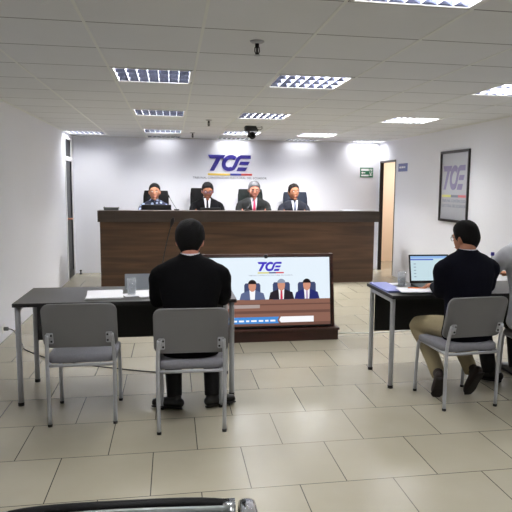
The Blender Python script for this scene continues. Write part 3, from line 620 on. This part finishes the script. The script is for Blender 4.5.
# ------------------------------------------------------------------ executive chairs
def exec_chair(label, x, m, w, top):
    t = thing('executive_chair', label, 'office chair', (x, 10.66, .15), pi, 'high-backed judges chairs')
    bm = nb(); lathe(bm, [(.03, .09), (.03, .42)], seg=14); obj('column', bm, 'chrome', t, True)
    for k in range(5):
        a = radians(72*k+20); d = Vector((cos(a), sin(a), 0))
        bm = nb(); tube(bm, [d*.02+Vector((0, 0, .10)), d*.27+Vector((0, 0, .07))], [.025, .018], 8); lg = obj('base_leg', bm, 'plastic', t)
        bm = nb(); c_ = d*.26; tube(bm, [c_+Vector((-d.y*.02, d.x*.02, .028)), c_-Vector((-d.y*.02, d.x*.02, -.028))], .028, 12); obj('caster', bm, 'rubber', lg)
    bm = nb(); prism(bm, rrect(.50, .48, .07, 4), .42, .50, lambda u, v, d: Vector((u, v, d))); obj('seat', bm, m, t, bevel=.015)
    bm = nb(); h0 = .52; rows = []
    for k in range(9):
        f_ = k/8; z = h0+(top-.15-h0)*f_; yy = -.20-.06*f_+.03*sin(pi*f_); ww = w/2*(1.06-.06*f_)
        if k == 8: ww *= .93
        rows.append([bm.verts.new((sx*ww, yy+dy, z)) for sx, dy in ((-1, 0.02), (-1, -.045), (-.5, -.06), (.5, -.06), (1, -.045), (1, .02), (.5, .035), (-.5, .035))])
    for A, B in zip(rows, rows[1:]):
        for q in range(8): bm.faces.new((A[q], A[(q+1) % 8], B[(q+1) % 8], B[q]))
    bm.faces.new(rows[0][::-1]); bm.faces.new(rows[-1]); o = obj('backrest', bm, m, t, True, bevel=.012)
    for s in (-1, 1):
        bm = nb(); tube(bm, [(s*.26, -.16, .46), (s*.28, -.15, .60), (s*.28, -.13, .66), (s*.28, .12, .66)], [(.018, .018)]*4, 8, smooth=3); obj('armrest', bm, 'plastic', t, True)
exec_chair('black executive chair behind the person in the patterned blouse', -.275, 'leather', .43, 1.47)
exec_chair('black executive chair behind the bespectacled person in a black suit', .49, 'leather', .34, 1.52)
exec_chair('dark green-grey executive chair behind the grey-haired person', 1.38, 'leather_green', .44, 1.51)
exec_chair('blue-grey executive chair behind the person in midnight suit on the right', 2.20, 'leather_blue', .44, 1.465)
# ------------------------------------------------------------------ people
def remesh(o, vox, sm=3):
    r_ = o.modifiers.new('join', 'REMESH'); r_.mode = 'VOXEL'; r_.voxel_size = vox; r_.use_smooth_shade = True
    s_ = o.modifiers.new('soft', 'SMOOTH'); s_.iterations = sm; s_.factor = .5
def head_pt(dx, dy, dz):
    x, y, z = .076*dx, .098*dy, .118*dz
    if dz > 0: e = 1+.34*dz*dz*(1-dz*.35); x *= e; y *= e*.98
    if dz < 0:
        k = -dz; x *= 1-.26*k; y = y*(1-.42*k*k) if dy < 0 else y*(1+.02*k)
        if dy > 0: y += .012*k*dy
    if dy > 0: y -= .006*max(0, dz)*dy
    return Vector((x, y, z))
def add_head(bm, Mh, female=False):
    U, V = 28, 20; grid = []
    for j in range(1, V):
        th = pi*j/V; grid.append([bm.verts.new(Mh @ head_pt(sin(th)*sin(2*pi*i/U), sin(th)*cos(2*pi*i/U), cos(th))) for i in range(U)])
    a = bm.verts.new(Mh @ head_pt(0, 0, 1)); b_ = bm.verts.new(Mh @ head_pt(0, 0, -1))
    for A, B in zip(grid, grid[1:]):
        for i in range(U): bm.faces.new((A[i], A[(i+1) % U], B[(i+1) % U], B[i]))
    for i in range(U): bm.faces.new((a, grid[0][(i+1) % U], grid[0][i])); bm.faces.new((b_, grid[-1][i], grid[-1][(i+1) % U]))
    ellipsoid(bm, (0, .096, -.018), (.013, .018, .016), Mh); tube(bm, [Mh @ Vector((0, .090, .025)), Mh @ Vector((0, .104, -.015))], [.007, .011], 10, rnd=True)
    for s in (-1, 1): ellipsoid(bm, (s*.077, -.006, -.008), (.011, .018, .031), Mh)
    ellipsoid(bm, (0, .089, -.058), (.024, .012, .010), Mh); ellipsoid(bm, (0, .080, -.095), (.022, .018, .018), Mh)
    for s in (-1, 1): ellipsoid(bm, (s*.030, .083, .030), (.020, .010, .007), Mh)
THR = [(0, .64), (30, .60), (52, .42), (66, .22), (76, -.16), (90, -.20), (100, .0), (112, -.46), (135, -.86), (180, -.93)]
THR_W = [(0, .66), (40, .55), (65, .30), (85, .0), (110, -.15), (140, -.35), (180, -.40)]
def interp(tab, a):
    for (a0, v0), (a1, v1) in zip(tab, tab[1:]):
        if a <= a1: 
            k = (a-a0)/(a1-a0); k = k*k*(3-2*k); return v0+(v1-v0)*k
    return tab[-1][1]
def add_hair(bm, Mh, tab, k=.018, seed=0):
    U, V = 40, 16; out, inn = [], []
    for i in range(U):
        a = 2*pi*i/U; deg = math.degrees(a); deg = 360-deg if deg > 180 else deg
        thr = interp(tab, deg); pm = math.acos(max(-1, min(1, thr))); co_, ci = [], []
        for j in range(1, V+1):
            th = pm*j/V; d = (sin(th)*sin(a), sin(th)*cos(a), cos(th)); f_ = (j/V)
            ko = 1.0+(k-1.0)*(1-f_**5*.75); p = head_pt(*d); nz = noise.noise(Vector(d)*5+Vector((seed, 0, 0)))*.005*(1-f_)
            co_.append(bm.verts.new(Mh @ (p+Vector(d)*(k*(1-f_**6*.8)*(1.-.45*max(0, cos(a))*(1-max(0, d[2]))))+Vector(d)*nz)))
            ci.append(bm.verts.new(Mh @ (p*.955)))
        out.append(co_); inn.append(ci)
    t0 = bm.verts.new(Mh @ (head_pt(0, 0, 1)+Vector((0, 0, k)))); t1 = bm.verts.new(Mh @ (head_pt(0, 0, 1)*.955))
    for i in range(U):
        A, B = out[i], out[(i+1) % U]; C_, D = inn[i], inn[(i+1) % U]
        for j in range(V-1): bm.faces.new((A[j], B[j], B[j+1], A[j+1])); bm.faces.new((C_[j], C_[j+1], D[j+1], D[j]))
        bm.faces.new((t0, B[0], A[0])); bm.faces.new((t1, C_[0], D[0])); bm.faces.new((A[-1], B[-1], D[-1], C_[-1]))
def add_hand(bm, W, d, side, curl=.6, n=Vector((0, 0, -1))):
    d = d.normalized(); lat = d.cross(n).normalized()*side; n = n-d*n.dot(d); n.normalize()
    tube(bm, [W-d*.01, W+d*.02, W+d*.055, W+d*.085], [(.028, .018), (.033, .017), (.040, .016), (.040, .013)], 12, ref=lat, rnd=True)
    for k, (o_, L_) in enumerate(((.030, .068), (.010, .078), (-.010, .073), (-.029, .058))):
        p = W+d*(.085-abs(k-1)*.004)+lat*o_; q = [p-d*.02]; ang = 0
        for s_, sg in enumerate((.45, .32, .23)):
            ang += curl*(.35+.25*s_); p = p+(d*cos(ang)+n*sin(ang)+lat*(o_*.6))*L_*sg; q.append(p.copy())
        tube(bm, q, [.0095, .0092, .0085, .0075], 8, rnd=True)
    q0 = W+d*.02+lat*.022; q1 = q0+(d*.5+lat*.7+n*.25).normalized()*.042; q2 = q1+(d*.85+lat*.25+n*.3).normalized()*.032; q3 = q2+(d*.95+n*.35).normalized()*.024
    tube(bm, [q0, q1, q2, q3], [.014, .0115, .0105, .0085], 8, rnd=True)
def interp_ring(rings, z):
    if z <= rings[0][0]: return rings[0]
    for a, b_ in zip(rings, rings[1:]):
        if z <= b_[0]: k = (z-a[0])/(b_[0]-a[0]); return [p+(q_-p)*k for p, q_ in zip(a, b_)]
    return rings[-1]
def person(label, loc, rz, scale, hd, arms, legs, cloth, skin='skin', hair='hair', lean=.04, shx=0., glasses=False, women=False, tie=None, lowleg=True, vox=.007, hoff=None, bulk=1., tabh=None, head_k=1., group=None, hairk=.018, collar=True):
    """local frame: faces +y, seat surface near z .46; arms=(elbow, wrist, handdir) per side; legs=(knee, ankle, heel, toe) per side"""
    t = thing('person', label, 'person', loc, rz, group); t.scale = (scale,)*3
    hy = -.04
    base = [(.455, .165, .115), (.50, .185, .14), (.60, .170, .125), (.72, .165, .118), (.84, .185, .120), (.94, .205, .118), (1.00, .205, .108), (1.04, .186, .094), (1.075, .142, .078), (1.10, .085, .068), (1.122, .066, .062)]
    def cy(z): k = max(0, min(1, (z-.5)/.58)); return hy+lean*k*k*(3-2*k)+.012*k
    def cx(z): k = max(0, min(1, (z-.5)/.58)); return shx*k
    rings = [(z, rx*bulk, ry*bulk, cx(z), cy(z)) for z, rx, ry in base]
    def torso(bm, grow, z0=0., z1=9.):
        rr_ = [r_ for r_ in rings if z0 <= r_[0] <= z1]
        tube(bm, [(r_[3], r_[4], r_[0]) for r_ in rr_], [(max(.01, r_[1]+grow), max(.01, r_[2]+grow)) for r_ in rr_], 24, ref=(1, 0, 0), smooth=3)
    sh = [Vector((cx(1.02)+s*.178*bulk, cy(1.02), 1.005)) for s in (-1, 1)]
    hc = Vector((cx(1.1)+hd.get('x', 0), cy(1.1)+hd.get('y', .04), hd.get('z', 1.222)))
    Mh = Matrix.Translation(hc) @ Matrix.Rotation(radians(hd.get('yaw', 0)), 4, 'Z') @ Matrix.Rotation(radians(-hd.get('pitch', 0)), 4, 'X') @ Matrix.Rotation(radians(hd.get('roll', 0)), 4, 'Y') @ Matrix.Scale(head_k, 4)
    # body: one continuous mesh
    bm = nb(); torso(bm, -.016); add_head(bm, Mh)
    tube(bm, [(cx(1.1), cy(1.1)-.01, 1.04), (cx(1.1), cy(1.1)-.005, 1.11), tuple(Mh @ Vector((0, -.018, -.045)))], [.066, .056, .056], 14, smooth=3, rnd=True)
    for i, s in enumerate((-1, 1)):
        E_, W_, D_ = [Vector(v_) for v_ in arms[i][:3]]; up = sh[i]-Vector((s*.03, 0, .01))
        tube(bm, [up, (up+E_)/2, E_, (E_+W_)/2, W_], [.040, .040, .036, .034, .026], 12, smooth=3, rnd=True)
        add_hand(bm, W_, D_, -s, arms[i][3] if len(arms[i]) > 3 else .6)
        K_, A_ = Vector(legs[i][0]), Vector(legs[i][1]); hp = Vector((s*.085, hy, .53))
        tube(bm, [hp, (hp+K_)/2, K_, (K_+A_)/2+Vector((0, -.012, .02)), A_], [.058, .052, .040, .038, .030], 12, smooth=3, rnd=True)
    b_ = obj('body', bm, skin, t, True); remesh(b_, vox, 2)
    # upper garment
    bm = nb(); torso(bm, 0., .45 if cloth['type'] != 'blouse' else .45)
    for i, s in enumerate((-1, 1)):
        E_, W_, D_ = [Vector(v_) for v_ in arms[i][:3]]; cuff = W_-(W_-E_).normalized()*.015
        tube(bm, [sh[i]-Vector((s*.05, 0, -.005)), sh[i]+Vector((s*.02, 0, -.03)), (sh[i]+E_)/2+Vector((s*.012, -.006, 0)), E_, (E_+cuff)/2, cuff], [(.058, .060), (.060, .062), (.057, .058), (.053, .053), (.047, .047), (.041, .041)], 14, smooth=3, rnd=False)
    up_ = obj('jacket' if cloth['type'] == 'suit' else 'shirt' if cloth['type'] == 'shirt' else 'blouse', bm, cloth['top'], t, True); remesh(up_, .009, 3)
    if cloth['type'] == 'suit':
        for i in (0, 1):
            E_, W_ = [Vector(v_) for v_ in arms[i][:2]]; dd = (W_-E_).normalized(); bm = nb(); tube(bm, [W_-dd*.03, W_+dd*.004], .036, 14); obj('shirt_cuff', bm, 'shirt', t, True)
    # collar
    if collar:
        bm = nb(); cz = 1.105; n_ = 20; ring_ = []
        for j, (z, r1, r2) in enumerate(((1.085, .066, .064), (1.122, .0625, .061), (1.123, .059, .058), (1.085, .060, .058))):
            ring_.append([bm.verts.new((cx(1.1)+r1*cos(2*pi*k/n_), cy(1.1)-.005+r2*sin(2*pi*k/n_), z+(-.012 if sin(2*pi*k/n_) > .75 and j in (1, 2) else 0))) for k in range(n_)])
        for A, B in zip(ring_, ring_[1:]+ring_[:1]):
            for k in range(n_): bm.faces.new((A[k], A[(k+1) % n_], B[(k+1) % n_], B[k]))
        obj('collar', bm, cloth.get('collar', 'shirt'), t, True)
    def front(x, z, off):
        r_ = interp_ring(rings, z); q_ = max(0., 1-((x-r_[3])/r_[1])**2); return Vector((x, r_[4]+r_[2]*sqrt(q_)+off, z))
    def patch(name, rows, off, m, th=.008):
        bm = nb(); g_ = [[], []]
        for z, xa, xb in rows:
            for li, o2 in ((0, off), (1, off-th)): g_[li].append([bm.verts.new(front(cx(z)+xa+(xb-xa)*q_/6, z, o2)) for q_ in range(7)])
        for li in (0, 1):
            for A, B in zip(g_[li], g_[li][1:]):
                for q_ in range(6): bm.faces.new((A[q_], A[q_+1], B[q_+1], B[q_]))
        n = len(rows)
        for i in range(n-1):
            for e_ in (0, 6): bm.faces.new((g_[0][i][e_], g_[0][i+1][e_], g_[1][i+1][e_], g_[1][i][e_]))
        for i in (0, n-1):
            for q_ in range(6): bm.faces.new((g_[0][i][q_], g_[0][i][q_+1], g_[1][i][q_+1], g_[1][i][q_]))
        return obj(name, bm, m, t, True)
    if tie:
        zs = [1.10, 1.07, 1.03, .98, .92, .86, .80, .76]
        patch('shirt_front', [(z, -.056+.045*(1.10-z)/.34*1., .056-.045*(1.10-z)/.34) for z in zs], .006, 'shirt', .02)
        patch('necktie', [(1.105, -.016, .016), (1.08, -.020, .020), (1.065, -.013, .013), (1.0, -.017, .017), (.92, -.022, .022), (.84, -.026, .026), (.78, -.022, .022), (.76, -.010, .010)], .013, tie, .012)
        for s in (-1, 1):
            patch('lapel', [(z, s*(.054-.045*(1.10-z)/.34), s*((.054-.045*(1.10-z)/.34)+w_)) for z, w_ in ((1.10, .02), (1.06, .035), (1.01, .05), (.97, .058), (.95, .035), (.88, .028), (.80, .016), (.77, .008))], .012, cloth['top'], .012)
    # trousers
    bm = nb(); tube(bm, [(0, hy, .47), (0, hy, .52), (0, hy+.0, .60)], [(.17, .135), (.185, .14), (.165, .12)], 20, ref=(1, 0, 0), smooth=2)
    for i, s in enumerate((-1, 1)):
        K_, A_ = Vector(legs[i][0]), Vector(legs[i][1]); hp = Vector((s*.09, hy+.01, .535))
        tube(bm, [hp, (hp+K_)/2+Vector((0, 0, .004)), K_-Vector((0, .02, 0)), K_+Vector((0, .012, -.03)), (K_+A_)/2, A_+(A_-K_).normalized()*.045], [(.092, .080), (.084, .076), (.070, .068), (.066, .066), (.060, .062), (.052, .054)], 14, smooth=3)
    tr = obj('trousers', bm, cloth['legs'], t, True); remesh(tr, .011, 3)
    for i in (0, 1):
        H_, T_ = Vector(legs[i][2]), Vector(legs[i][3]); d = (T_-H_).normalized(); A_ = Vector(legs[i][1]); ln = (T_-H_).length
        upv = (A_-H_); upv = (upv-d*upv.dot(d)).normalized()
        bm = nb(); sd_ = d.cross(upv)
        tube(bm, [H_+d*.01+upv*.035, H_+d*.05+upv*.04, H_+d*.13+upv*.036, H_+d*.20+upv*.028, H_+d*(ln-.01)+upv*.022], [(.030, .034), (.034, .042), (.040, .034), (.044, .026), (.030, .018)], 16, ref=sd_, smooth=3, rnd=True)
        tube(bm, [H_+d*.045+upv*.05, A_+(H_-A_)*.25], [(.034, .038), (.040, .042)], 14, ref=sd_)
        so = obj('shoe', bm, cloth.get('shoe', 'shoe'), t, True); remesh(so, .006, 3)
        bm = nb(); tube(bm, [H_-d*.005, H_+d*.06, H_+d*.12, H_+d*.20, T_], [(.030, .008), (.035, .008), (.036, .006), (.046, .007), (.028, .007)], 16, ref=sd_, smooth=3); obj('sole', bm, 'sole', so, True)
    # head details
    bm = nb()
    for s in (-1, 1):
        ellipsoid(bm, (s*.029, .0865, .012), (.0125, .0085, .0075), Mh, mi=0); ellipsoid(bm, (s*.029, .0925, .0115), (.006, .0045, .006), Mh, mi=1)
    obj('eyes', bm, ['eyewhite', 'iris'], t, True)
    bm = nb()
    for s in (-1, 1): tube(bm, [Mh @ Vector((s*.012, .0955, .030)), Mh @ Vector((s*.030, .0945, .036)), Mh @ Vector((s*.048, .084, .030))], [.003, .0045, .002], 8, smooth=2)
    obj('eyebrows', bm, hair if hair != 'hairgrey' else 'hairbrown', t, True)
    bm = nb(); tube(bm, [Mh @ Vector((-.022, .094, -.058)), Mh @ Vector((0, .102, -.057)), Mh @ Vector((.022, .094, -.058))], [.002, .005, .002], 8, smooth=3); obj('lips', bm, 'lips', t, True)
    bm = nb(); add_hair(bm, Mh, THR_W if women else THR, .010 if women else hairk, seed=len(label))
    if women: ellipsoid(bm, (0, -.105, .02), (.038, .03, .036), Mh)
    obj('hair', bm, hair, t, True)
    if glasses:
        bm = nb()
        for s in (-1, 1):
            tube(bm, [Mh @ Vector((s*.031+.023*cos(a_), .103-.012*abs(cos(a_))*(1 if s*cos(a_) > 0 else 0), .010+.017*sin(a_))) for a_ in [k_*pi/8 for k_ in range(16)]], .0016, 6, closed=True)
            tube(bm, [Mh @ Vector((s*.054, .094, .016)), Mh @ Vector((s*.078, .06, .016)), Mh @ Vector((s*.083, -.005, .010))], .0016, 6)
        tube(bm, [Mh @ Vector((-.009, .106, .012)), Mh @ Vector((.009, .106, .012))], .0016, 6); obj('glasses', bm, 'bluecap' if glasses == 'blue' else 'plastic', t, True)
    return t
# left table, black suit, seen from behind
person('person in a black suit seen from behind, seated at the left table', (.112, 3.985, 0), radians(-1), 1.0, dict(y=.065, x=.0, z=1.195, pitch=16, yaw=-6),
       [((-.215, .10, .80), (-.13, .44, .785), (.5, .8, 0)), ((.222, .12, .80), (.13, .46, .785), (-.5, .8, 0))],
       [((-.13, .36, .50), (-.115, .25, .12), (-.07, .185, .012), (-.25, .245, .012)), ((.15, .36, .50), (.15, .25, .12), (.115, .195, .012), (.30, .265, .012))],
       dict(type='suit', top='suit', legs='blacktrousers'), 'skin_red', 'hair', lean=.06, bulk=1.04, head_k=1.07, hairk=.022)
# right table, navy jacket, khaki trousers
person('person in a navy jacket and khaki trousers seen from behind at the right table', (2.125, 4.13, 0), radians(6), 1.0, dict(y=.055, x=.015, z=1.195, pitch=12, yaw=18),
       [((-.175, .06, .80), (-.05, .36, .790), (.2, .9, 0)), ((.25, .12, .80), (.10, .43, .785), (-.4, .9, 0))],
       [((-.19, .33, .50), (-.175, .06, .20), (-.235, -.09, .19), (-.175, .055, .0)), ((.10, .36, .50), (.095, .05, .21), (.095, -.10, .21), (.085, .045, .0))],
       dict(type='suit', top='navy', legs='khaki', shoe='shoebrown'), 'skin', 'hair', lean=.03, glasses=True, bulk=1.07, head_k=1.0, hairk=.017)
# right edge, white shirt
person('person in a white shirt and black trousers, cut off by the right edge', (2.735, 4.235, 0), radians(6), 1.09, dict(y=.06, z=1.22, pitch=12, yaw=-10),
       [((-.27, .16, .80), (-.08, .43, .770), (.4, .9, 0)), ((.27, .16, .82), (.12, .43, .775), (-.4, .9, 0))],
       [((-.19, .33, .49), (-.16, .24, .11), (-.10, .17, .012), (-.24, .30, .012)), ((.12, .36, .50), (.12, .30, .11), (.10, .235, .012), (.14, .49, .012))],
       dict(type='shirt', top='shirtpale', legs='blacktrousers', collar='shirtpale'), 'skin', 'hair', lean=.04, bulk=1.14)
# judges
JA = [((-.25, .12, .74), (-.10, .34, .72), (.6, .8, 0)), ((.25, .12, .74), (.10, .34, .72), (-.6, .8, 0))]
JL = [((-.12, .34, .49), (-.12, .30, .11), (-.12, .235, .012), (-.14, .49, .012)), ((.12, .34, .49), (.12, .30, .11), (.12, .235, .012), (.14, .49, .012))]
def judge(label, x, y, s, **kw):
    hd = kw.pop('hd'); cl = kw.pop('cloth')
    return person(label, (x, y, .15), pi, s, hd, kw.pop('arms', JA), JL, cl, vox=.008, head_k=1.10, hairk=.011, **kw)
judge('person in a navy patterned blouse with pulled-back dark hair, left end of the bench', -.285, 10.50, 1.06, hd=dict(y=.06, z=1.225, pitch=4), cloth=dict(type='blouse', top='blouse', legs='blacktrousers', collar='necklace'), skin='skin', hair='hair', women=True, lean=.05, bulk=.95)
judge('bespectacled person in a black suit and dark tie looking down at the bench', .585, 10.50, 1.09, hd=dict(y=.07, z=1.215, pitch=18, x=-.005), cloth=dict(type='suit', top='suit', legs='blacktrousers'), skin='skin_tan', hair='hair', tie='tieblack', lean=.05, glasses='blue', bulk=1.02)
judge('grey-haired person in a charcoal suit and crimson tie leaning to the microphone', 1.375, 10.48, 1.11, hd=dict(y=.08, z=1.215, pitch=16), cloth=dict(type='suit', top='suitgreen', legs='blacktrousers'), skin='skin_red', hair='hairgrey', tie='tiered', lean=.06, bulk=1.04)
judge('person in a midnight suit and slate tie, right end of the bench', 2.10, 10.52, 1.07, hd=dict(y=.03, z=1.23, pitch=2, yaw=10, x=.01), cloth=dict(type='suit', top='navyjudge', legs='blacktrousers'), skin='skin_tan', hair='hairbrown', tie='tiegrey', lean=.02)
# ------------------------------------------------------------------ waiting bench in the foreground
t = thing('waiting_bench', 'chrome-framed black padded waiting bench at the bottom edge of the photo', 'bench', (-.130, 1.43, 0), -.05)
bm = nb(); rows = []
for k in range(15):
    x = -.265+.53*k/14; e_ = abs(k-7)/7; zt = .803-.012*e_**4
    rows.append([bm.verts.new((x, y_, z_)) for y_, z_ in ((-.018, .50), (-.022, .76), (-.012, zt-.006), (.004, zt), (.022, zt-.006), (.030, .76), (.055, .50))])
for A, B in zip(rows, rows[1:]):
    for q_ in range(7): bm.faces.new((A[q_], A[(q_+1) % 7], B[(q_+1) % 7], B[q_]))
bm.faces.new(rows[0][::-1]); bm.faces.new(rows[-1]); bk = obj('back_cushion', bm, 'leather', t, True, bevel=.004)
bm = nb(); tube(bm, [(-.262, -.030, .784), (0, -.030, .790), (.262, -.030, .784)], (.011), 12, smooth=6); obj('back_rail', bm, 'satin', t, True)
bm = nb(); box(bm, -.255, .255, -.036, -.024, .50, .77); box(bm, .245, .275, -.03, .012, .72, .792); box(bm, -.285, -.262, -.03, .012, .72, .787); obj('back_frame', bm, 'chrome', t, True)
bm = nb(); prism(bm, rrect(.53, .42, .05, 5, 0, .25), .40, .45, lambda u, v, d: Vector((u, v, d))); obj('seat_cushion', bm, 'leather', t, bevel=.01)
for s in (-1, 1):
    bm = nb(); tube(bm, [(s*.262, -.03, .765), (s*.275, -.005, .62), (s*.275, .03, .44)], .012, 12, smooth=4); obj('back_post', bm, 'chrome', t, True)
    x = .330 if s > 0 else -.375
    bm = nb(); tube(bm, [(x, .04, .40), (x, .03, .50), (x, .06, .585), (x, .16, .61), (x, .30, .605), (x, .38, .58), (x, .40, .52), (x, .39, .42)], [(.026, .010)]*8, 14, ref=(1, 0, 0), smooth=5); obj('armrest', bm, 'chrome', t, True)
    bm = nb(); tube(bm, [(x, .04, .40), (x, .0, .02)], .016, 12); tube(bm, [(x, .38, .42), (x, .42, .02)], .016, 12); obj('leg', bm, 'chrome', t, True)
bm = nb(); box(bm, -.375, .33, .18, .24, .36, .40); obj('beam', bm, 'chrome', t, bevel=.004)
# ------------------------------------------------------------------ wall socket and cables
t = thing('wall_socket', 'white power socket with a plug low on the left wall', 'socket', (XL, 6.35, .12))
bm = nb(); box(bm, 0, .01, -.06, .06, -.04, .04); obj('plate', bm, 'white', t, bevel=.003)
bm = nb(); tube(bm, [(.01, 0, 0), (.05, 0, 0)], .02, 12); obj('plug', bm, 'greybox', t, True)
bm = nb(); tube(bm, [(XL+.05, 6.35, .12), (XL+.12, 6.28, .11), (-1.43, 6.05, .03), (-1.386, 5.955, .006), (-1.147, 5.648, .006), (-.997, 5.531, .006), (-.716, 5.338, .006), (-.197, 5.08, .006), (.06, 5.03, .006), (.159, 5.12, .006), (.30, 5.4, .006), (.45, 5.9, .006)], .005, 8, smooth=5)
tag(obj('power_cable', bm, 'cable', smooth=True), 'dark power cable running from the left wall socket under the left table', 'cable')
bm = nb(); tube(bm, [(1.69, 6.15, .02), (1.78, 6.20, .006), (2.10, 6.16, .006), (2.55, 6.22, .006), (3.1, 6.30, .006), (XR-.02, 6.5, .006)], .006, 8, smooth=5)
tag(obj('floor_cable', bm, 'whitecable', smooth=True), 'white cable on the floor running right from the television stand', 'cable')
# ------------------------------------------------------------------ world, camera
w = bpy.data.worlds.new('world'); S.world = w; w.use_nodes = True; w.node_tree.nodes['Background'].inputs[0].default_value = (.5, .52, .55, 1); w.node_tree.nodes['Background'].inputs[1].default_value = .3
cam = bpy.data.cameras.new('camera'); co = bpy.data.objects.new('camera', cam); COL.objects.link(co)
cam.sensor_fit = 'HORIZONTAL'; cam.sensor_width = 36; cam.lens = 609.813/512*36; cam.shift_x = -(279.274-256)/512; cam.shift_y = (259.465-256)/512; cam.clip_start = .05
R = Matrix(((0.98502751, 0.01054758, -0.17207425), (-0.17210037, 0.11870987, -0.97790052), (0.01011243, 0.99287296, 0.11874773))).to_4x4()
co.matrix_world = Matrix.Translation((0, 0, 1.56)) @ R
S.camera = co
S.view_settings.view_transform = 'Standard'; S.view_settings.look = 'None'; S.view_settings.gamma = 1; S.view_settings.exposure = 0.; S.view_settings.use_curve_mapping = False
